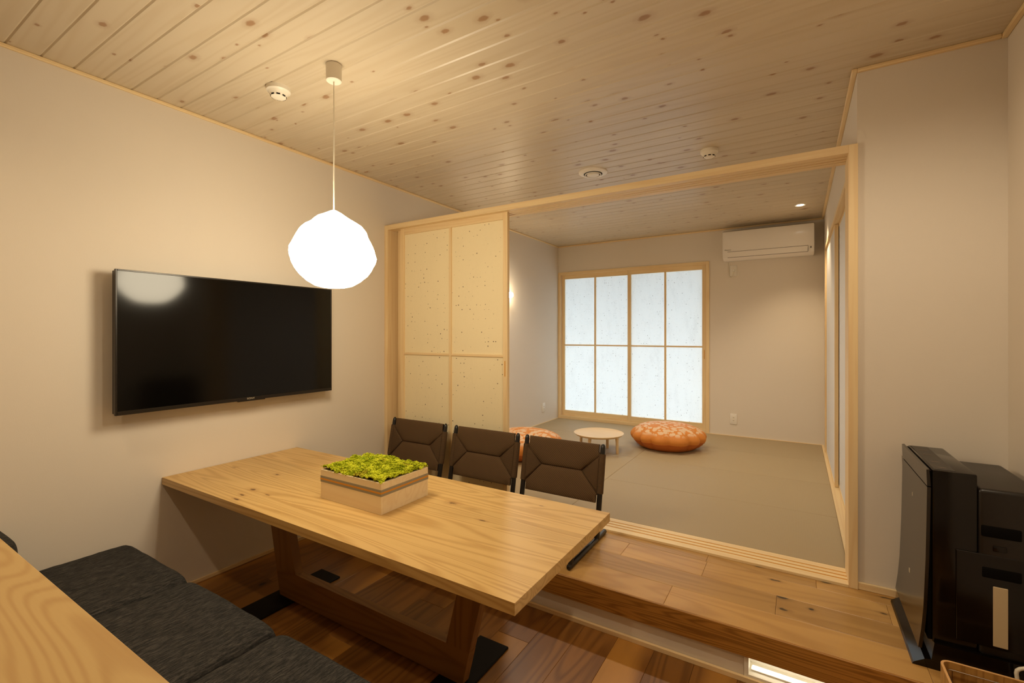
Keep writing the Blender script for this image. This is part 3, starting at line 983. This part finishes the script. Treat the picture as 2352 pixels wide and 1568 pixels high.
obj('lamp_shade', sh, M['shade'], pn, 60)

# ------------------------------------------------------------------ ceiling fittings
def smoke(x, y, label):
    t = thing('smoke_detector', (x, y, CZ - .05), label, 'smoke detector', 'smoke detectors')
    obj('base', lathe([(.048, 0), (.055, .006), (.056, .024)], x, y, CZ - .024, 36), M['ivory'], t, 40)
    obj('cover', lathe([(.030, 0), (.034, .002), (.037, .010), (.048, .024)], x, y, CZ - .048, 36), M['ivory'], t, 40)
    for q in range(8):
        th = 2 * PI * q / 8 + .2
        c, s = math.cos(th), math.sin(th)
        bm = box(-.008, .008, -.0012, .0012, -.0035, .0035)
        for v in bm.verts:
            p = v.co.copy()
            r = .0352 + p.y
            v.co = Vector((x + c * r - s * p.x, y + s * r + c * p.x, CZ - .0425 + p.z))
        obj('slot', bm, M['dark_slot'], t)
smoke(.653, 1.350, 'white smoke detector on the ceiling beside the pendant cord')
smoke(2.350, 3.309, 'white smoke detector on the ceiling above the partition beam')
vt = thing('ceiling_vent', (1.536, 3.295, CZ - .02), 'round white air vent in the pine ceiling', 'vent')
b = lathe([(.070, .002), (.086, 0), (.106, .010), (.108, .018)], 1.536, 3.295, CZ - .018, 48)
obj('vent_flange', b, M['white_plastic'], vt, 40)
obj('vent_throat', lathe([(.069, 0), (.0695, .002)], 1.536, 3.295, CZ - .0185, 40), M['dark_slot'], vt, 40)
obj('vent_disc', lathe([(.040, 0), (.046, .003), (.046, .008)], 1.536, 3.295, CZ - .027, 40), M['white_plastic'], vt, 40)
bm = bmesh.new()
pts = [(1.536 + .058 * math.cos(2 * PI * q / 40), 3.295 + .058 * math.sin(2 * PI * q / 40), CZ - .021) for q in range(41)]
obj('vent_ring', tube(pts, .0045, 8, False), M['white_plastic'], vt, 60)

def downlight(x, y, power, label, angle=110, blend=.6, col=WARM):
    t = thing('downlight', (x, y, CZ - .004), label, 'light', 'recessed ceiling downlights')
    bm = lathe([(.040, .003), (.041, 0), (.048, 0), (.050, .004)], x, y, CZ - .004, 32, f=lambda th, r, z: r)
    obj('trim_ring', bm, M['white_plastic'], t, 40)
    obj('reflector', lathe([(.0405, 0), (.030, .010)], x, y, CZ - .001, 32, f=lambda th, r, z: r), M['reflector'], t, 40)
    obj('lens', lathe([(.030, 0), (.0302, .001)], x, y, CZ - .003, 32), M['down_glow'], t)
    ld = bpy.data.lights.new('downlight_beam', 'SPOT')
    ld.energy = power; ld.color = col; ld.spot_size = math.radians(angle); ld.spot_blend = blend
    ld.shadow_soft_size = .035
    lo = bpy.data.objects.new('downlight_beam', ld)
    C.objects.link(lo)
    lo.parent = t
    lo.location = (0, 0, -.012)
downlight(2.871, 5.159, DOWN_TATAMI, 'small recessed downlight in front of the air conditioner', 95, .7)
downlight(.45, 3.87, DOWN_FILL_TATAMI, 'added fill downlight hidden behind the partition beam, screen side', 150, .8, SOFT)  # unseen fill lamp added to lift the tatami room
downlight(1.82, 3.92, DOWN_FILL_TATAMI, 'added fill downlight hidden behind the partition beam, room middle', 150, .8, SOFT)  # second added fill for the tatami room, also out of view
downlight(3.05, 1.25, DOWN_FILL_RIGHT, 'added unseen fill downlight brightening the right wall', 168, .5, (1.0, .83, .60))  # fill lamp added out of view to brighten the right wall
downlight(.85, .15, DOWN_DINING, 'recessed downlight above the bench, wall side', 150, .8)
downlight(2.05, .15, DOWN_DINING, 'recessed downlight above the counter, camera side', 150, .8)

br = thing('wall_lamp', (.03, 4.47, 1.830), 'small glowing wall lamp peeping past the sliding screen edge', 'lamp')
obj('wall_plate', tube([(0, 4.47, 1.830), (.008, 4.47, 1.830), (.012, 4.47, 1.830)], [.035, .035, .03], 28), M['white_plastic'], br, 40)
obj('lamp_arm', tube([(.011, 4.47, 1.830), (.045, 4.47, 1.830)], .012, 16), M['white_plastic'], br, 40)
obj('bulb', lathe([(0, -.034), (.018, -.029), (.030, -.016), (.034, 0), (.030, .016), (.018, .029), (0, .034)], .072, 4.47, 1.830, 28), M['bracket_glow'], br, 60)

# ------------------------------------------------------------------ air conditioner
AY0, AY1 = 5.640, YB
ax0, ax1 = 2.136, 2.996
ac = thing('air_conditioner', (2.566, AY1, 2.21), 'white wall air conditioner high beside the closet doors', 'air conditioner')
poly = [(AY1, 2.215), (5.70, 2.208), (5.655, 2.235), (5.640, 2.300), (5.634, 2.45), (5.650, 2.522), (5.68, 2.535), (AY1, 2.535)]
bm = prism(poly, 'x', ax0, ax1)
bmesh.ops.bevel(bm, geom=[e for e in bm.edges if abs(e.verts[0].co.x - e.verts[1].co.x) < 1e-6], offset=.006, segments=2, affect='EDGES')
obj('casing', bm, M['ac_white'], ac, 35)
# louvre panel follows the lower front
lp = [(5.6455, 2.226 + .012), (5.6375, 2.292), (5.6355, 2.292), (5.6435, 2.236)]
obj('louvre', prism([(5.652, 2.2385), (5.6395, 2.294), (5.6372, 2.294), (5.6495, 2.2375)], 'x', ax0 + .050, ax1 - .055), M['ac_white'], ac)
obj('louvre_gap', prism([(5.6400, 2.294), (5.6388, 2.2985), (5.6382, 2.2985), (5.6388, 2.294)], 'x', ax0 + .050, ax1 - .055), M['grey_line'], ac)
obj('louvre_gap', prism([(5.6445, 2.268), (5.6441, 2.2695), (5.6428, 2.2695), (5.6432, 2.268)], 'x', ax0 + .052, ax1 - .057), M['grey_line'], ac)
obj('louvre_gap', prism([(5.656, 2.2335), (5.652, 2.2380), (5.6505, 2.2378), (5.6545, 2.2333)], 'x', ax0 + .050, ax1 - .055), M['grey_line'], ac)
obj('louvre_end', box(ax1 - .056, ax1 - .053, 5.637, 5.655, 2.238, 2.297), M['grey_line'], ac)
obj('sensor', box(ax1 - .036, ax1 - .024, 5.6375, 5.645, 2.268, 2.286, .001), M['grey_line'], ac)
tb = text_bm('Panasonic', .017)
for v in tb.verts:
    v.co = Vector((ax0 + .055 + v.co.x, 5.6375 - v.co.z - .0003, 2.318 + v.co.y))
obj('brand_lettering', tb, M['dark_mark'], ac)

def outlet(cx, cz, label, face='y', y=YB, holes=2):
    t = thing('wall_outlet', (cx, y, cz - .06) if face == 'y' else (0, y, cz - .06), label, 'outlet', 'white wall outlets')
    if face == 'y':
        pb = obj('cover_plate', box(cx - .036, cx + .036, y - .008, y, cz - .06, cz + .06, .003, 2), M['white_plastic'], t, 40)
        obj('socket_block', box(cx - .012, cx + .012, y - .0095, y - .006, cz - .034, cz + .034, .0008), M['ivory'], t)
        if holes:
            for dz in (.016, -.016):
                for dx in (-.005, .005):
                    obj('slot', box(cx + dx - .0012, cx + dx + .0012, y - .0100, y - .009, cz + dz - .005, cz + dz + .005), M['dark_slot'], t)
    else:
        obj('cover_plate', box(0, .008, y - .036, y + .036, cz - .06, cz + .06, .003, 2), M['white_plastic'], t, 40)
        obj('socket_block', box(.006, .0095, y - .012, y + .012, cz - .034, cz + .034, .0008), M['ivory'], t)
        for dz in (.016, -.016):
            for dy in (-.005, .005):
                obj('slot', box(.009, .0100, y + dy - .0012, y + dy + .0012, cz + dz - .005, cz + dz + .005), M['dark_slot'], t)
    return t
outlet(2.225, .413, 'white wall outlet low on the beige wall right of window')
outlet(5.407, .420, 'white wall outlet low on the wall left of window', 'x', 5.407)
ot = outlet(2.223, 2.112, 'white outlet with plugged cord under the air conditioner', holes=0)
pg = thing('power_plug', (2.23, YB - .02, 2.08), 'white plug and cord of the air conditioner', 'plug')
obj('plug_body', box(2.216, 2.240, YB - .034, YB - .0098, 2.100, 2.128, .004, 2), M['white_plastic'], pg, 40)
cpts = [(2.228, YB - .026, 2.101), (2.222, YB - .022, 2.07), (2.214, YB - .015, 2.045), (2.196, YB - .010, 2.035), (2.183, YB - .009, 2.05), (2.181, YB - .008, 2.10), (2.180, YB - .008, 2.21)]
obj('cord', tube(cpts, .0034, 8), M['white_cord'], pg, 60)

# ------------------------------------------------------------------ tatami room furniture
lt = thing('round_low_table', (1.157, 4.395, TZ), 'small round beech low table on the tatami', 'low table')
tx, ty, tz = 1.157, 4.395, .397
obj('tray_top', lathe([(0, -.022), (.195, -.022), (.225, -.016), (.242, -.002), (.247, .004), (.244, .006), (.238, .003), (.225, -.002), (0, -.002)], tx, ty, tz, 56), M['low_table_wood'], lt, 40)
s_, c_ = math.sin(math.radians(31.6686)), math.cos(math.radians(31.6686))
for fw, rt in ((-.12, .16), (.12, .112), (-.12, -.112), (.12, -.16)):
    dx, dy = -s_ * fw + c_ * rt, c_ * fw + s_ * rt
    obj('leg', tube([(tx + dx * 1.0, ty + dy * 1.0, TZ), (tx + dx, ty + dy, TZ + .004), (tx + dx * .985, ty + dy * .985, TZ + .11), (tx + dx * .97, ty + dy * .97, tz - .028), (tx + dx * .96, ty + dy * .96, tz - .019)], [.0125, .0135, .0135, .016, .023], 16), M['low_table_wood'], lt, 40)

def pouf(x, y, seed, label):
    t = thing('floor_cushion', (x, y, TZ), label, 'floor cushion', 'orange floor cushions')
    npl = 13
    def fold(th, amp):
        return 1 + amp * (abs(math.cos(npl * th / 2 + seed + .6 * math.sin(3 * th + seed))) - .6) + .012 * math.sin(5 * th + seed * 2)
    up = [(.345, .085), (.357, .105), (.360, .125), (.350, .150), (.325, .180), (.285, .207), (.235, .224), (.17, .235), (.09, .240), (0, .241)]
    def fu(th, r, z):
        a = .13 * min(1, r / .3) ** 3 * (1 - max(0, min(1, (z - .19) / .05)))
        return r * fold(th, a)
    obj('cushion_top', lathe(up, x, y, TZ, 96, f=fu), M['pouf'], t, 60, origin=(x, y, TZ + .12))
    lo = [(0, .004), (.20, .002), (.262, .006), (.295, .028), (.325, .058), (.345, .085)]
    def fl(th, r, z):
        return r * fold(th, .13 * min(1, max(0, (r - .25) / .09)))
    b = obj('cushion_base', lathe(lo, x, y, TZ, 96, f=fl), M['pouf_low'], t, 60)
    pts = []
    for q in range(97):
        th = 2 * PI * q / 96
        r = fl(th, .345, .085) + .0012
        pts.append((x + r * math.cos(th), y + r * math.sin(th), TZ + .085))
    obj('seam', tube(pts, .0022, 6, False), M['pouf_low'], t, 60)
    return t
pouf(1.70, 4.94, .3, 'plump orange floor cushion with pale flower print below the window')
pouf(.603, 3.866, 1.7, 'orange floor cushion mostly hidden behind the woven chairs')

# ------------------------------------------------------------------ air purifier on the step
ap = thing('air_purifier', (3.36, 2.39, PZ), 'glossy black air purifier with curved front panel on the step', 'air purifier')
AYa, AYb = 2.170, 2.602
obj('base', prism([(3.198, PZ), (3.545, PZ), (3.545, .30), (3.258, .30), (3.250, .240), (3.232, .236), (3.202, .216)], 'y', 2.158, 2.612), M['piano'], ap)
obj('main_body', box(3.254, 3.371, AYa, AYb, .295, .904, .006, 2), M['piano'], ap, 40)
rh = obj('rear_housing', box(3.371, 3.545, AYa - .002, AYb, .295, .860, .014, 3), M['satin_black'], ap, 40)
pan = [(3.216, .268), (3.224, .335), (3.230, .414), (3.236, .590), (3.238, .706), (3.240, .842)]
inner = [(x + .010, z) for x, z in pan[::-1]]
obj('front_panel', prism(pan + inner, 'y', 2.166, 2.618), M['piano_panel'], ap, 40)
obj('panel_strip', prism([(3.240, .846), (3.238, .903), (3.246, .905), (3.250, .846)], 'y', 2.166, 2.618), M['piano_panel'], ap)
obj('panel_gap', box(3.244, 3.256, 2.180, 2.605, .300, .898), M['matte_black'], ap)
obj('control_plate', box(3.262, 3.318, AYa + .012, AYb - .012, .9038, .9052, .0006), M['satin_black'], ap)
for yy in (2.21, 2.30, 2.42, 2.50):
    obj('button_mark', box(3.276, 3.300, yy, yy + .014, .9051, .9056), M['dark_mark'], ap)
obj('tank_door', box(3.316, 3.535, AYa - .0045, AYa - .0005, .330, .640, .0015), M['piano'], ap)
for z0_, z1_ in ((.700, .738), (.562, .600)):
    obj('hand_slot_shade', box(3.379, 3.476, AYa - .0060, AYa + .004, z0_, z1_, .0045, 2), M['matte_black'], ap, 40)  # dark raised block stands in for the shade inside a hand recess
obj('release_button', box(3.407, 3.441, AYa - .0046, AYa, .655, .674, .002, 2), M['piano'], ap, 40)
tag(obj('water_window', box(3.407, 3.443, AYa - .0062, AYa - .003, .338, .538, .0015), M['window_strip'], ap), 'pale water level strip')
obj('panel_glint', box(3.2385, 3.2402, 2.40, 2.408, .735, .755), M['mark'], ap)  # pale chips standing in for small reflected glints on the panel
obj('panel_glint', box(3.2295, 3.2312, 2.40, 2.414, .432, .448), M['mark'], ap)
# cord beside it
CORD = [(3.468, 2.135, .208), (3.458, 2.135, .24), (3.4533, 2.135, .283), (3.455, 2.135, .2937), (3.4624, 2.135, .3014), (3.4738, 2.135, .3074), (3.485, 2.135, .3068), (3.494, 2.135, .294), (3.505, 2.135, .25), (3.53, 2.135, .2125), (3.56, 2.135, .2125)]
cord = thing('cable_loop', (3.52, 2.12, PZ), 'white cord looping up beside the purifier at right edge', 'cord')
obj('cord_loop', tube(CORD, .0055, 10), M['white_cord'], cord, 60)

# ------------------------------------------------------------------ bent plywood bin
bx0, bx1, by0, by1, bh, br_ = 3.240, 3.500, 1.755, 2.012, .330, .030
bi = thing('waste_bin', ((bx0 + bx1) / 2, (by0 + by1) / 2, 0), 'bent plywood waste bin with wire bag holder at bottom right', 'waste bin')
def rrect(inset, n=6):
    r = br_ - inset
    P = []
    for (cx, cy, a0) in ((bx1 - br_, by1 - br_, 0), (bx0 + br_, by1 - br_, 90), (bx0 + br_, by0 + br_, 180), (bx1 - br_, by0 + br_, 270)):
        for q in range(n + 1):
            a = math.radians(a0 + 90 * q / n)
            P.append((cx + r * math.cos(a), cy + r * math.sin(a)))
    return P
def shell(o_in, i_in, z0, z1):
    bm = bmesh.new()
    O, I = rrect(o_in), rrect(i_in)
    n = len(O)
    v = [[bm.verts.new((p[0], p[1], z)) for p in R_] for R_, z in ((O, z0), (O, z1), (I, z1), (I, z0))]
    for a in range(4):
        A, B = v[a], v[(a + 1) % 4]
        for q in range(n): bm.faces.new((A[q], A[(q + 1) % n], B[(q + 1) % n], B[q]))
    return bm
obj('bin_wall', shell(0, .007, 0, bh - .0015), M['bin_wood'], bi, 50)
obj('bin_rim', shell(.0003, .0067, bh - .0016, bh), M['bin_edge'], bi, 50)
obj('bin_floor', prism(rrect(.006), 'z', .006, .012), M['bin_wood'], bi)
wr_ = rrect(.016)
wz = bh - .020
obj('bag_wire', tube([(p[0], p[1], wz) for p in wr_ + wr_[:1]], .0018, 8, False), M['chrome'], bi, 60)
for p in (wr_[7], wr_[14], wr_[20], wr_[0]):
    obj('wire_hook', tube([(p[0], p[1], wz), (p[0], p[1], wz - .12)], .0016, 6), M['chrome'], bi, 60)
